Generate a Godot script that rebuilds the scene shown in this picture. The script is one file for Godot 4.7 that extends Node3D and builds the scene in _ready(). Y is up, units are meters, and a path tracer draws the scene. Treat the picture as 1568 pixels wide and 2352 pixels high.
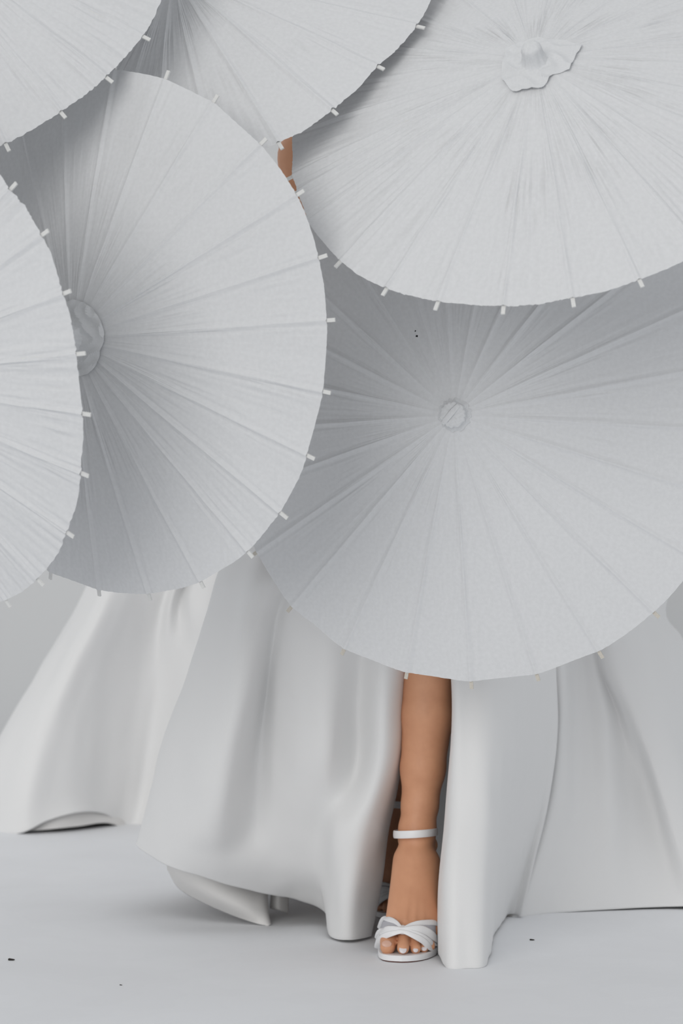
extends Node3D
# White paper parasols carried before white dresses in a bright white studio cove.
const F := 6000.0        # focal length in pixels of the 1568 x 2352 frame
const EYE := Vector3(0, 0.768, 4.5)

var rng := RandomNumberGenerator.new()
var M := {}
var taken := {}

func at(px: float, py: float, d: float) -> Vector3:      # a pixel and a distance from the eye's plane -> a point in the world
	return Vector3((px - 784.0) * d / F, EYE.y - (py - 1176.0) * d / F, EYE.z - d)

func _ready():
	rng.seed = 11
	# ---------------------------------------------------------------- camera, sky, sun, exposure
	var cam := Camera3D.new()
	cam.name = "camera"
	cam.fov = rad_to_deg(2.0 * atan(1176.0 / F))
	cam.near = 0.05
	cam.position = EYE
	var lens := CameraAttributesPhysical.new()
	lens.frustum_focal_length = 12.0 * F / 1176.0
	lens.frustum_focus_distance = 4.2
	lens.frustum_near = 0.05
	lens.exposure_aperture = 4.0
	cam.attributes = lens
	cam.fov = rad_to_deg(2.0 * atan(1176.0 / F))
	add_child(cam)
	cam.current = true
	var env := Environment.new()
	var sm := ProceduralSkyMaterial.new()
	sm.sky_top_color = Color(0.98, 0.99, 1.0)
	sm.sky_horizon_color = Color(0.86, 0.865, 0.875)
	sm.ground_bottom_color = Color(0.80, 0.81, 0.82)
	sm.ground_horizon_color = Color(0.84, 0.85, 0.865)
	sm.sun_angle_max = 1.0
	var sky := Sky.new()
	sky.sky_material = sm
	env.background_mode = Environment.BG_SKY
	env.sky = sky
	env.tonemap_mode = Environment.TONE_MAPPER_LINEAR
	env.tonemap_exposure = 0.675
	env.sdfgi_enabled = true
	env.ssao_enabled = true
	env.ssil_enabled = true
	var we := WorldEnvironment.new()
	we.name = "sky"
	we.environment = env
	add_child(we)
	var sun := DirectionalLight3D.new()
	sun.name = "sun"
	sun.light_energy = 0.50
	sun.light_color = Color(1.0, 0.995, 0.985)
	sun.light_angular_distance = 40.0
	sun.shadow_enabled = true
	add_child(sun)
	sun.look_at_from_position(Vector3(-2.1, 1.5, 4.8), Vector3(0, 0, 0))

	materials()
	setting()
	people()
	parasols()
	specks()

# ==================================================================== helpers
func numbered(n: String) -> String:
	if not taken.has(n):
		taken[n] = 0
		return n
	taken[n] += 1
	return "%s_%03d" % [n, taken[n]]

func thing(called: String, label: String, category: String, where := Vector3.ZERO, group := "") -> Node3D:
	var o := Node3D.new()
	o.name = numbered(called)
	add_child(o)
	o.position = where
	o.set_meta("label", label)
	o.set_meta("category", category)
	if group != "": o.set_meta("group", group)
	return o

func put(called: String, mesh: Mesh, mat: Material, parent: Node, label := "") -> MeshInstance3D:
	var o := MeshInstance3D.new()
	o.name = called
	o.mesh = mesh
	o.material_override = mat
	parent.add_child(o, true)
	if label != "": o.set_meta("label", label)
	return o

func mesh_of(v: PackedVector3Array, ix: PackedInt32Array) -> ArrayMesh:   # smooth normals from the faces
	var n := PackedVector3Array()
	n.resize(v.size())
	for i in range(0, ix.size(), 3):
		var a := v[ix[i]]
		var c := (v[ix[i + 2]] - a).cross(v[ix[i + 1]] - a)
		n[ix[i]] += c
		n[ix[i + 1]] += c
		n[ix[i + 2]] += c
	for i in n.size():
		n[i] = n[i].normalized() if n[i].length_squared() > 1e-20 else Vector3.UP
	var arr := []
	arr.resize(Mesh.ARRAY_MAX)
	arr[Mesh.ARRAY_VERTEX] = v
	arr[Mesh.ARRAY_NORMAL] = n
	arr[Mesh.ARRAY_INDEX] = ix
	var m := ArrayMesh.new()
	m.add_surface_from_arrays(Mesh.PRIMITIVE_TRIANGLES, arr)
	return m

func faceted(v: PackedVector3Array, ix: PackedInt32Array, crease := 0.6) -> ArrayMesh:   # smooth only where faces meet gently
	var at_corner := {}
	var fn := PackedVector3Array()
	for i in range(0, ix.size(), 3):
		var a := v[ix[i]]
		fn.append((v[ix[i + 2]] - a).cross(v[ix[i + 1]] - a))
		for k in 3:
			if not at_corner.has(ix[i + k]): at_corner[ix[i + k]] = []
			at_corner[ix[i + k]].append(i / 3)
	var st := SurfaceTool.new()
	st.begin(Mesh.PRIMITIVE_TRIANGLES)
	for i in ix.size():
		var own := fn[i / 3].normalized()
		var n := Vector3.ZERO
		for f in at_corner[ix[i]]:
			if fn[f].normalized().dot(own) > crease: n += fn[f]
		st.set_normal(n.normalized() if n.length_squared() > 1e-20 else Vector3.UP)
		st.add_vertex(v[ix[i]])
	return st.commit()

func grid_tris(ix: PackedInt32Array, base: int, rows: int, cols: int, wrap := false, flip := false):
	for r in rows - 1:
		for c in (cols if wrap else cols - 1):
			var c2 := (c + 1) % cols
			var a := base + r * cols + c
			var b := base + r * cols + c2
			var d := base + (r + 1) * cols + c
			var e := base + (r + 1) * cols + c2
			if flip:
				ix.append_array([a, d, b, b, d, e])
			else:
				ix.append_array([a, b, d, b, e, d])

func tube(pts: Array, rad, sides := 10, flat := 1.0, up := Vector3.ZERO) -> ArrayMesh:   # swept round or flattened bar with closed ends
	var v := PackedVector3Array()
	var ix := PackedInt32Array()
	var n := pts.size()
	var prev := up
	for i in n:
		var t: Vector3 = (pts[min(i + 1, n - 1)] - pts[max(i - 1, 0)]).normalized()
		var s := t.cross(prev)
		if prev == Vector3.ZERO or s.length() < 0.05:
			s = t.cross(Vector3.UP if abs(t.y) < 0.9 else Vector3.RIGHT)
		s = s.normalized()
		var w := s.cross(t).normalized()
		if up == Vector3.ZERO: prev = w
		var r: float = rad[i] if rad is Array else rad
		for k in sides:
			var a := TAU * k / sides
			v.append(pts[i] + s * cos(a) * r + w * sin(a) * r * flat)
	grid_tris(ix, 0, n, sides, true)
	var c0 := v.size()
	v.append(pts[0])
	v.append(pts[n - 1])
	for k in sides:
		ix.append_array([c0, (k + 1) % sides, k])
		ix.append_array([c0 + 1, (n - 1) * sides + k, (n - 1) * sides + (k + 1) % sides])
	return mesh_of(v, ix)

func bar(a: Vector3, b: Vector3, side: Vector3, w: float, h: float) -> ArrayMesh:    # rectangular strip with its own hard edges
	var st := SurfaceTool.new()
	st.begin(Mesh.PRIMITIVE_TRIANGLES)
	st.set_smooth_group(-1)
	var up := side.cross(b - a).normalized()
	var s := side.normalized() * w * 0.5
	var u := up * h * 0.5
	var p := [a - s - u, a + s - u, a + s + u, a - s + u, b - s - u, b + s - u, b + s + u, b - s + u]
	for q in [[0, 1, 2, 3], [5, 4, 7, 6], [4, 0, 3, 7], [1, 5, 6, 2], [3, 2, 6, 7], [4, 5, 1, 0]]:
		for k in [0, 2, 1, 0, 3, 2]:
			st.add_vertex(p[q[k]])
	st.generate_normals()
	return st.commit()

func cat(a, b, c, d, t: float):
	return 0.5 * ((2.0 * b) + (c - a) * t + (2.0 * a - 5.0 * b + 4.0 * c - d) * t * t + (3.0 * b - a - 3.0 * c + d) * t * t * t)

func spline(p: Array, n: int, closed := false) -> Array:
	var out := []
	var m := p.size()
	var segs := m if closed else m - 1
	for i in segs:
		for k in n:
			if closed:
				out.append(cat(p[(i + m - 1) % m], p[i], p[(i + 1) % m], p[(i + 2) % m], float(k) / n))
			else:
				out.append(cat(p[max(i - 1, 0)], p[i], p[i + 1], p[min(i + 2, m - 1)], float(k) / n))
	if not closed: out.append(p[m - 1])
	return out

func loft(rows: Array, closed: bool, su: int, sv: int, thick: float, ripple := 0.0, sd := 1) -> ArrayMesh:   # cloth with two faces and edges
	var fine := []
	for r in rows: fine.append(spline(r, su, closed))
	var cols: int = fine[0].size()
	var g := []
	var columns := []
	for c in cols:
		var col := []
		for r in fine: col.append(r[c])
		columns.append(spline(col, sv))
	var nr: int = columns[0].size()
	var v := PackedVector3Array()
	for r in nr:
		for c in cols: v.append(columns[c][r])
	var ix := PackedInt32Array()
	grid_tris(ix, 0, nr, cols, closed)
	var nn := PackedVector3Array()
	nn.resize(v.size())
	for i in range(0, ix.size(), 3):
		var c := (v[ix[i + 2]] - v[ix[i]]).cross(v[ix[i + 1]] - v[ix[i]])
		for k in 3: nn[ix[i + k]] += c
	var noise := FastNoiseLite.new()
	noise.seed = sd
	noise.frequency = 1.0
	noise.fractal_octaves = 2
	var total := v.size()
	for i in total:
		nn[i] = nn[i].normalized()
		if ripple > 0.0:
			var q := v[i]
			v[i] = q + nn[i] * ripple * noise.get_noise_3d(q.x * 9.0, q.y * 2.2, q.z * 9.0)
	for i in total:
		v.append(v[i] - nn[i] * thick)
	grid_tris(ix, total, nr, cols, closed, true)
	for c in (cols if closed else cols - 1):      # hem and waist
		var c2 := (c + 1) % cols
		for r in [0, nr - 1]:
			var a: int = r * cols + c
			var b: int = r * cols + c2
			if r == 0: ix.append_array([a, total + a, b, b, total + a, total + b])
			else: ix.append_array([a, b, total + a, b, total + b, total + a])
	if not closed:
		for r in nr - 1:
			for c in [0, cols - 1]:
				var a: int = r * cols + c
				var b: int = (r + 1) * cols + c
				if c == 0: ix.append_array([a, b, total + a, b, total + b, total + a])
				else: ix.append_array([a, total + a, b, b, total + a, total + b])
	return mesh_of(v, ix)

# a smooth union of tapered capsules, meshed as surface nets; caps: [a, b, ra, rb, blend]
func blob(caps: Array, cell: float, v: PackedVector3Array, ix: PackedInt32Array):
	var lo := Vector3(1e9, 1e9, 1e9)
	var hi := -lo
	for c in caps:
		var r: float = max(c[2], c[3])
		for p in [c[0], c[1]]:
			lo = lo.min(p - Vector3.ONE * r)
			hi = hi.max(p + Vector3.ONE * r)
	lo -= Vector3.ONE * cell * 3.0
	hi += Vector3.ONE * cell * 3.0
	var nx := int((hi.x - lo.x) / cell) + 1
	var ny := int((hi.y - lo.y) / cell) + 1
	var nz := int((hi.z - lo.z) / cell) + 1
	var f := PackedFloat32Array()
	f.resize(nx * ny * nz)
	f.fill(1.0)
	for c in caps:
		var a: Vector3 = c[0]
		var b: Vector3 = c[1]
		var ra: float = c[2]
		var rb: float = c[3]
		var k: float = c[4]
		var mg: float = max(ra, rb) + k + cell * 2.0
		var l := ((a.min(b) - Vector3.ONE * mg - lo) / cell)
		var h := ((a.max(b) + Vector3.ONE * mg - lo) / cell)
		var ab := b - a
		var il: float = 1.0 / max(ab.length_squared(), 1e-9)
		for z in range(max(0, int(l.z)), min(nz, int(h.z) + 2)):
			for y in range(max(0, int(l.y)), min(ny, int(h.y) + 2)):
				var row := (z * ny + y) * nx
				for x in range(max(0, int(l.x)), min(nx, int(h.x) + 2)):
					var p := lo + Vector3(x, y, z) * cell
					var t := clampf((p - a).dot(ab) * il, 0.0, 1.0)
					var d := (p - a - ab * t).length() - (ra + (rb - ra) * t)
					var e := f[row + x]
					var q := k - absf(d - e)
					var m := minf(d, e)
					if q > 0.0: m -= q * q / (4.0 * k)
					f[row + x] = m
	var id := PackedInt32Array()
	id.resize(nx * ny * nz)
	id.fill(-1)
	var off := [0, 1, nx, nx + 1, nx * ny, nx * ny + 1, nx * ny + nx, nx * ny + nx + 1]
	var cor := [Vector3(0, 0, 0), Vector3(1, 0, 0), Vector3(0, 1, 0), Vector3(1, 1, 0), Vector3(0, 0, 1), Vector3(1, 0, 1), Vector3(0, 1, 1), Vector3(1, 1, 1)]
	var edges := [[0, 1], [2, 3], [4, 5], [6, 7], [0, 2], [1, 3], [4, 6], [5, 7], [0, 4], [1, 5], [2, 6], [3, 7]]
	var far := cell * 1.8
	for z in nz - 1:
		for y in ny - 1:
			var i := (z * ny + y) * nx - 1
			for x in nx - 1:
				i += 1
				if absf(f[i]) > far: continue
				var neg := 0
				for k in 8:
					if f[i + off[k]] < 0.0: neg += 1
				if neg == 0 or neg == 8: continue
				var s := Vector3.ZERO
				var n := 0
				for e in edges:
					var fa := f[i + off[e[0]]]
					var fb := f[i + off[e[1]]]
					if (fa < 0.0) != (fb < 0.0):
						var ca: Vector3 = cor[e[0]]
						s += ca.lerp(cor[e[1]], fa / (fa - fb))
						n += 1
				id[i] = v.size()
				v.append(lo + (Vector3(x, y, z) + s / n) * cell)
	var ax := [[1, nx, nx * ny], [nx, nx * ny, 1], [nx * ny, 1, nx]]
	for z in range(1, nz - 1):
		for y in range(1, ny - 1):
			for x in range(1, nx - 1):
				var i := (z * ny + y) * nx + x
				if id[i] < 0: continue
				for q in ax:
					var fa := f[i]
					var fb := f[i + q[0]]
					if (fa < 0.0) == (fb < 0.0): continue
					var a := id[i]
					var b := id[i - q[1]]
					var c := id[i - q[1] - q[2]]
					var d := id[i - q[2]]
					if a < 0 or b < 0 or c < 0 or d < 0: continue
					if fa < 0.0: ix.append_array([a, c, b, a, d, c])
					else: ix.append_array([a, b, c, a, c, d])

# ==================================================================== materials
func noise_tex(freq: float, c0: Color, c1: Color, sd: int, size := 256, as_normal := false) -> NoiseTexture2D:
	var n := FastNoiseLite.new()
	n.seed = sd
	n.frequency = freq
	n.fractal_octaves = 4
	var t := NoiseTexture2D.new()
	t.width = size
	t.height = size
	t.seamless = true
	t.noise = n
	if as_normal:
		t.as_normal_map = true
		t.bump_strength = 2.0
	else:
		var g := Gradient.new()
		g.set_color(0, c0)
		g.set_color(1, c1)
		t.color_ramp = g
	return t

func mat(c: Color, rough: float, tex = null, tile := 1.0) -> StandardMaterial3D:
	var m := StandardMaterial3D.new()
	m.albedo_color = c
	m.roughness = rough
	m.cull_mode = BaseMaterial3D.CULL_DISABLED
	if tex:
		m.albedo_texture = tex
		m.uv1_triplanar = true
		m.uv1_scale = Vector3.ONE * tile
	return m

func materials():
	var fibre := noise_tex(0.05, Color(0.96, 0.96, 0.96), Color(1, 1, 1), 3)
	M.paper = mat(Color(0.886, 0.89, 0.897), 0.9, fibre, 9.0)
	M.paper.backlight = Color(1.0, 1.0, 1.0)
	M.cap_paper = mat(Color(0.885, 0.89, 0.897), 0.85, fibre, 14.0)
	M.bamboo = mat(Color(0.90, 0.90, 0.895), 0.75, noise_tex(0.09, Color(0.96, 0.96, 0.955), Color(1, 1, 1), 5), 12.0)
	M.tan_bamboo = mat(Color(0.85, 0.835, 0.805), 0.75, noise_tex(0.09, Color(0.9, 0.88, 0.85), Color(1, 1, 1), 6), 12.0)
	M.pole = mat(Color(0.82, 0.79, 0.73), 0.6)
	M.satin = mat(Color(0.93, 0.93, 0.93), 0.55, noise_tex(0.2, Color(0.97, 0.97, 0.97), Color(1, 1, 1), 8), 20.0)
	M.satin.rim_enabled = true
	M.satin.rim = 0.25
	M.lining = mat(Color(0.885, 0.88, 0.875), 0.7)
	M.skin = mat(Color(0.87, 0.64, 0.495), 0.5, noise_tex(0.02, Color(0.94, 0.92, 0.91), Color(1, 1, 1), 9), 5.0)
	M.dark_skin = mat(Color(0.70, 0.48, 0.35), 0.5, noise_tex(0.02, Color(0.93, 0.9, 0.88), Color(1, 1, 1), 10), 5.0)
	M.nail = mat(Color(0.90, 0.875, 0.88), 0.15)
	M.bare_nail = mat(Color(0.86, 0.69, 0.61), 0.3)
	M.leather = mat(Color(0.945, 0.945, 0.95), 0.4)
	M.sheer = mat(Color(0.74, 0.74, 0.765), 0.8)
	M.outsole = mat(Color(0.38, 0.26, 0.24), 0.6)
	M.hair = mat(Color(0.20, 0.13, 0.09), 0.5)
	M.floor = mat(Color(0.95, 0.955, 0.965), 0.6, noise_tex(0.01, Color(0.975, 0.975, 0.975), Color(1, 1, 1), 12), 0.7)
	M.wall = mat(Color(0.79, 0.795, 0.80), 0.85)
	M.grit = mat(Color(0.2, 0.19, 0.18), 0.9)
	M.ink = mat(Color(0.03, 0.03, 0.03), 0.6)

# ==================================================================== setting
func setting():
	var o := CSGBox3D.new()
	o.name = "floor"
	o.size = Vector3(14, 0.12, 11.0)
	o.position = Vector3(0, -0.06, 1.2)
	o.material = M.floor
	o.set_meta("kind", "structure")
	o.set_meta("label", "smooth white painted studio floor with faint scuffs")
	add_child(o)
	# the wall runs down into the floor in a wide cove
	var prof := [Vector2(-3.1, 0.0)]
	for k in range(0, 17):
		var a := PI * 0.5 * k / 16.0
		prof.append(Vector2(-3.1 - sin(a) * 0.9, 0.9 - cos(a) * 0.9 + 0.002))
	prof.append(Vector2(-4.0, 2.7))
	prof.append(Vector2(-4.12, 2.7))
	prof.append(Vector2(-4.12, -0.12))
	prof.append(Vector2(-3.1, -0.12))
	var v := PackedVector3Array()
	var ix := PackedInt32Array()
	for s in [-7.0, 7.0]:
		for p in prof: v.append(Vector3(s, p.y, p.x))
	grid_tris(ix, 0, 2, prof.size(), true)
	var w := put("wall_back", mesh_of(v, ix), M.wall, self)
	w.set_meta("kind", "structure")
	w.set_meta("label", "plain white studio wall curving into the floor behind the dresses")

func specks():
	var spots := [[1222, 2160, 0.0032, "dark speck of grit on the white floor beside the front dress panel"], [27, 2206, 0.0042, "dark speck of grit on the open white floor left of the dresses"], [278, 2263, 0.0016, "faint tiny crumb on the floor below the lifted hem"]]
	for s in spots:
		var d: float = EYE.y * F / (s[1] - 1176.0)
		var v := PackedVector3Array()
		var ix := PackedInt32Array()
		var r: float = s[2]
		blob([[Vector3(-r, r * 0.4, 0), Vector3(r, r * 0.35, r * 0.3), r * 0.55, r * 0.3, r * 0.2]], r * 0.2, v, ix)
		var o := put(numbered("grit_speck"), mesh_of(v, ix), M.grit, self, s[3])
		o.set_meta("category", "grit")
		o.position = at(s[0], s[1], d)
		o.position.y = 0.0

# ==================================================================== parasols
func parasols():
	var g := "white paper parasols held up before the dresses"
	parasol(Vector3(-0.682, 1.6335, 0.38), Vector3(-0.1368, 0.5344, 0.8341), 0.4327, 0.1133, 0.3, [300.1, 312.9, 324.9, 337.2],
		[[298, 1.1], [311, -1.9], [325, 0.3], [332, -0.2], [339, 3.0], [347, -2.0]], 0.0015, 0.8, 1, 0, M.bamboo,
		"strongly creased white paper parasol cut off by the photo's top left corner", g)
	parasol(Vector3(-0.2331, 1.5523, 0.23), Vector3(-0.3351, 0.6947, 0.6365), 0.4103, 0.1147, 0.5, [310.8, 324.3, 339.9, 354.4],
		[[3, 3.6], [301, -6.4], [306, 1.3], [313, 3.1], [318, 9.8], [323, 4.4], [330, -2.6], [339, -11.5], [347, -4.3], [354, 2.7]], 0.0009, 1.2, 2, 0, M.bamboo,
		"white paper parasol at the top edge, hub out of frame, rim over a brown arm", g)
	parasol(Vector3(-0.3489, 1.0401, 0.46), Vector3(-0.5805, -0.0905, 0.8093), 0.4039, 0.1017, 0.64, [1.0, 14.0, 28.0, 42.1, 57.6, 71.7, 274.8, 290.0, 305.0, 317.4, 331.8, 346.1],
		[[0, -0.8], [12, 2.2], [19, 4.6], [26, 7.1], [33, 3.9], [40, 0.0], [49, -4.8], [65, -3.7], [71, -1.3], [80, 1.2], [87, 4.6], [244, 3.7], [250, -0.8], [259, -2.3], [274, -2.0], [289, 1.5], [304, 3.5], [317, 2.1], [324, 0.3], [338, -6.2], [352, -5.1]], 0.0007, 1.0, 3, 2, M.bamboo,
		"white paper parasol turned to the left with a wrinkled round paper collar on its hub", g)
	parasol(Vector3(0.3109, 1.3709, 0.55), Vector3(-0.241, 0.6279, 0.74), 0.3996, 0.1051, 0.5, [196.4, 201.8, 212.4, 228.0, 242.5, 255.1, 269.5, 283.8, 297.8],
		[[183, 5.4], [191, 0.9], [206, -3.9], [221, -1.3], [228, 1.4], [235, 5.1], [242, 3.4], [254, 0.1], [262, -3.3], [283, -2.9], [297, -0.5], [303, 0.8], [307, 3.6]], 0.0013, 0.9, 4, 1, M.bamboo,
		"finely creased white paper parasol with a torn crumpled paper collar round its knob", g)
	parasol(Vector3(0.2089, 0.9247, 0.25), Vector3(-0.2686, -0.0233, 0.963), 0.4347, 0.1141, 0.46, [211.5, 225.8, 240.7, 255.5, 269.9, 284.4, 298.8, 313.3],
		[[211, -8.5], [218, -0.8], [225, 4.6], [240, 6.1], [248, 1.7], [262, -2.3], [277, -4.0], [292, -2.5], [305, 2.1], [321, 4.6]], 0.0005, 1.1, 5, 3, M.tan_bamboo,
		"smooth white paper parasol above the bare leg, with two black flecks and a small knob", g)
	parasol(Vector3(-0.6281, 0.9932, 0.6), Vector3(-0.7101, -0.2304, 0.6654), 0.3815, 0.121, 0.2, [11.9, 24.9, 37.7, 299.1, 316.7, 332.5, 346.1],
		[[3, -1.6], [11, 2.1], [24, 7.5], [30, 2.3], [41, -3.9], [282, -3.3], [299, -0.5], [308, 3.0], [324, 1.3], [341, -3.3], [353, -7.7]], 0.0014, 0.9, 6, 0, M.bamboo,
		"white paper parasol cut off by the photo's left edge, overlapping a parasol with a collar", g)

func lookup(tab: Array, deg: float) -> float:       # measured unevenness of the rim, in mm, by angle
	var s := 0.0
	var wsum := 0.25
	for e in tab:
		var d: float = fposmod(deg - e[0] + 180.0, 360.0) - 180.0
		var w := exp(-d * d / 24.0)
		s += e[1] * w
		wsum += w
	return s / wsum

func parasol(c: Vector3, axis: Vector3, R: float, H: float, pole_len: float, known: Array, tab: Array, crease: float, rib_lift: float, sd: int, cap: int, rib_mat: Material, label: String, group: String):
	axis = axis.normalized()
	var u := Vector3.UP.cross(axis).normalized()
	var w := axis.cross(u)
	var root := thing("paper_parasol", label, "parasol", c, group)
	root.transform = Transform3D(Basis(u, axis, -w), c)
	var ribs := known.duplicate()
	ribs.sort()
	var all := []
	for i in ribs.size():
		var a: float = ribs[i]
		var b: float = ribs[(i + 1) % ribs.size()]
		if i == ribs.size() - 1: b += 360.0
		var n: int = max(1, int(round((b - a) / 14.4)))
		for k in n: all.append(fposmod(a + (b - a) * k / n, 360.0))
	all.sort()
	var N := all.size()
	var no := FastNoiseLite.new()
	no.seed = sd * 7
	no.frequency = 1.0
	no.fractal_octaves = 3
	var r2 := RandomNumberGenerator.new()
	r2.seed = sd * 31
	# ---- the paper: one sheet pulled over the ribs, sagging and creased between them
	const PER := 40
	const RINGS := 34
	var v := PackedVector3Array()
	var ang := PackedFloat32Array()
	var dist := PackedFloat32Array()     # signed angle to the nearest rib
	var sagf := PackedFloat32Array()
	var cut := PackedFloat32Array()
	for i in N:
		var a: float = all[i]
		var b: float = all[(i + 1) % N]
		if b <= a: b += 360.0
		var wide := 0.0018 + 0.002 * r2.randf()
		for k in PER:
			var t := float(k) / PER
			t = t - 0.62 * sin(TAU * t) / TAU      # finer near the ribs
			var th := a + (b - a) * t
			ang.append(deg_to_rad(th))
			dist.append(deg_to_rad(min(th - a, b - th)))
			sagf.append(sin(PI * t) * (0.7 + wide * 100.0))
			cut.append(lookup(tab, fposmod(th, 360.0)) * 0.001 - R * 0.0042 * sin(PI * t) + 0.0006 * no.get_noise_2d(th * 0.9, 5.0))
	var cols := ang.size()
	for j in RINGS:
		var f := 0.012 + 0.988 * pow(float(j) / (RINGS - 1), 0.92)
		for k in cols:
			var th := ang[k]
			var rad := f * (R + cut[k] * smoothstep(0.3, 1.0, f))
			var y := H * (1.0 - pow(f, 1.12))
			var q := dist[k] * rad
			y += rib_lift * 0.0016 * exp(-q * q / 0.0000085) * smoothstep(0.03, 0.3, f)       # the rib pushes up
			y -= rib_lift * 0.0008 * exp(-(q - 0.0075) * (q - 0.0075) / 0.00001) * smoothstep(0.1, 0.5, f)
			y -= 0.0045 * sagf[k] * f * (1.0 - 0.25 * f)
			var n1 := no.get_noise_2d(th * 19.0, f * 1.3 + sd)
			var n2 := no.get_noise_2d(th * 47.0 + 90.0, f * 2.6)
			y += crease * ((1.0 - absf(n1) * 2.6) * 1.5 + n2 * 1.6) * smoothstep(0.02, 0.35, f) * (0.55 + 0.45 * no.get_noise_2d(th * 2.0, f * 3.0 + 40.0) * 2.0)
			y += crease * 0.5 * no.get_noise_3d(cos(th) * rad * 70.0, sin(th) * rad * 70.0, sd)
			v.append(Vector3(cos(th) * rad, y, -sin(th) * rad))
	var ix := PackedInt32Array()
	grid_tris(ix, 0, RINGS, cols, true)
	put("paper_canopy", mesh_of(v, ix), M.paper, root)
	# ---- ribs with tips that stand out past the rim
	for i in N:
		var th := deg_to_rad(all[i])
		var rr: float = R + lookup(tab, all[i]) * 0.001
		var dir := Vector3(cos(th), 0, -sin(th))
		var pts := []
		var tip := 0.0105 + 0.003 * r2.randf()
		for f in [0.06, 0.3, 0.55, 0.8, 1.0]:
			pts.append(dir * rr * f + Vector3.UP * (H * (1.0 - pow(f, 1.12)) - 0.0022))
		pts.append(pts[4] + (pts[4] - pts[3]).normalized() * tip)
		var st := SurfaceTool.new()
		var side := dir.cross(Vector3.UP)
		for k in 5:
			st.append_from(bar(pts[k], pts[k + 1], side, 0.0058, 0.0026), 0, Transform3D.IDENTITY)
		put("rib", st.commit(), rib_mat, root)
	# ---- handle, runner and stretchers on the inner side
	put("pole", tube([Vector3(0, H + 0.004, 0), Vector3(0, H - pole_len * 0.5, 0), Vector3(0, H - pole_len, 0)], 0.0055, 12), M.pole, root)
	put("runner", tube([Vector3(0, H - 0.135, 0), Vector3(0, H - 0.15, 0), Vector3(0, H - 0.175, 0)], [0.013, 0.015, 0.012], 14), M.pole, root)
	var sf := SurfaceTool.new()
	for i in N:
		var th := deg_to_rad(all[i])
		var dir := Vector3(cos(th), 0, -sin(th))
		sf.append_from(bar(dir * 0.012 + Vector3.UP * (H - 0.142), dir * R * 0.5 + Vector3.UP * (H * (1.0 - pow(0.5, 1.12)) - 0.005), dir.cross(Vector3.UP), 0.0035, 0.002), 0, Transform3D.IDENTITY)
	put("stretcher_frame", sf.commit(), M.pole, root)
	# ---- hub: wrapped knob, with a paper collar on some
	var kr := 0.0195 if cap != 3 else 0.0205
	var kh: float = [0.026, 0.033, 0.026, 0.014][cap]
	var prof := [[0.0, 1.0], [0.35, 0.985], [0.7, 0.93], [0.92, 0.8], [1.0, 0.62], [1.02, 0.35], [1.05, 0.12], [1.18, -0.15], [1.3, -0.35]]
	if cap == 1 or cap == 2: prof = [[0.0, 1.0], [0.35, 0.97], [0.62, 0.88], [0.76, 0.74], [0.8, 0.5], [0.86, 0.25], [1.05, 0.0], [1.5, -0.22]]
	v = PackedVector3Array()
	ix = PackedInt32Array()
	for p in spline(prof.map(func(e): return Vector2(e[0], e[1])), 3):
		for k in 56:
			var th := TAU * k / 56.0
			var pleat := 1.0 + (0.05 * sin(th * 13.0 + sin(th * 3.0) * 2.0) + 0.05 * no.get_noise_2d(th * 5.0, p.y * 3.0)) * smoothstep(0.3, 1.0, p.x)
			v.append(Vector3(cos(th) * kr * p.x * pleat, H + kh * p.y + 0.0015 * no.get_noise_2d(cos(th) * p.x * 2.0, sin(th) * p.x * 2.0), sin(th) * kr * p.x * pleat))
	grid_tris(ix, 0, v.size() / 56, 56, true, true)
	put("hub_knob", mesh_of(v, ix), M.cap_paper, root)
	if cap == 3:      # a strip of tape folded across the knob
		put("hub_wrap", tube([Vector3(-0.016, H + 0.009, 0.014), Vector3(-0.010, H + 0.0142, 0.008), Vector3(0.002, H + 0.0152, -0.006), Vector3(0.010, H + 0.0125, -0.015)], [0.004, 0.005, 0.005, 0.004], 8, 0.25, Vector3.UP), M.cap_paper, root)
		for s in [[955, 761, 0.0024], [957.5, 773, 0.0028]]:
			var p := root.transform.affine_inverse() * at(s[0], s[1], 4.1)
			var eye := root.transform.affine_inverse() * EYE
			for k in 60:                                    # down the line of sight to the paper
				if p.y <= H * (1.0 - pow(Vector2(p.x, p.z).length() / R, 1.12)): break
				p += (p - eye).normalized() * 0.003
			var fl := SphereMesh.new()
			fl.radius = s[2]
			fl.height = 0.0016
			fl.radial_segments = 5
			fl.rings = 3
			var o := put("black_fleck", fl, M.ink, root, "tiny black fleck stuck on the paper")
			o.position = p + Vector3.UP * 0.001
	if cap == 1 or cap == 2:
		# the collar lies on the cone, uneven and folded; radii round the hub (m)
		var corners := [[0, 0.056], [36, 0.080], [92, 0.060], [120, 0.059], [143, 0.064], [197, 0.053], [213, 0.054], [246, 0.062], [292, 0.056], [320, 0.040], [345, 0.056], [360, 0.056]]
		if cap == 2: corners = range(0, 17).map(func(i): return [i * 22.5, 0.058 + (0.001 if i % 3 == 1 else 0.0) - (0.004 if i == 15 else 0.0)])
		var jag := []
		for k in 96:                                # straight torn edges from corner to corner
			var th := 360.0 * k / 96.0
			for i in corners.size() - 1:
				var c0: Array = corners[i]
				var c1: Array = corners[i + 1]
				if th >= c0[0] and th < c1[0]:
					var w0 := deg_to_rad(th - c0[0])
					var w1 := deg_to_rad(c1[0] - th)
					jag.append(c0[1] * c1[1] * sin(w0 + w1) / (c0[1] * sin(w0) + c1[1] * sin(w1)))
		v = PackedVector3Array()
		ix = PackedInt32Array()
		var amp := 0.0022 if cap == 1 else 0.0018
		var crumple := FastNoiseLite.new()
		crumple.seed = sd
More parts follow.
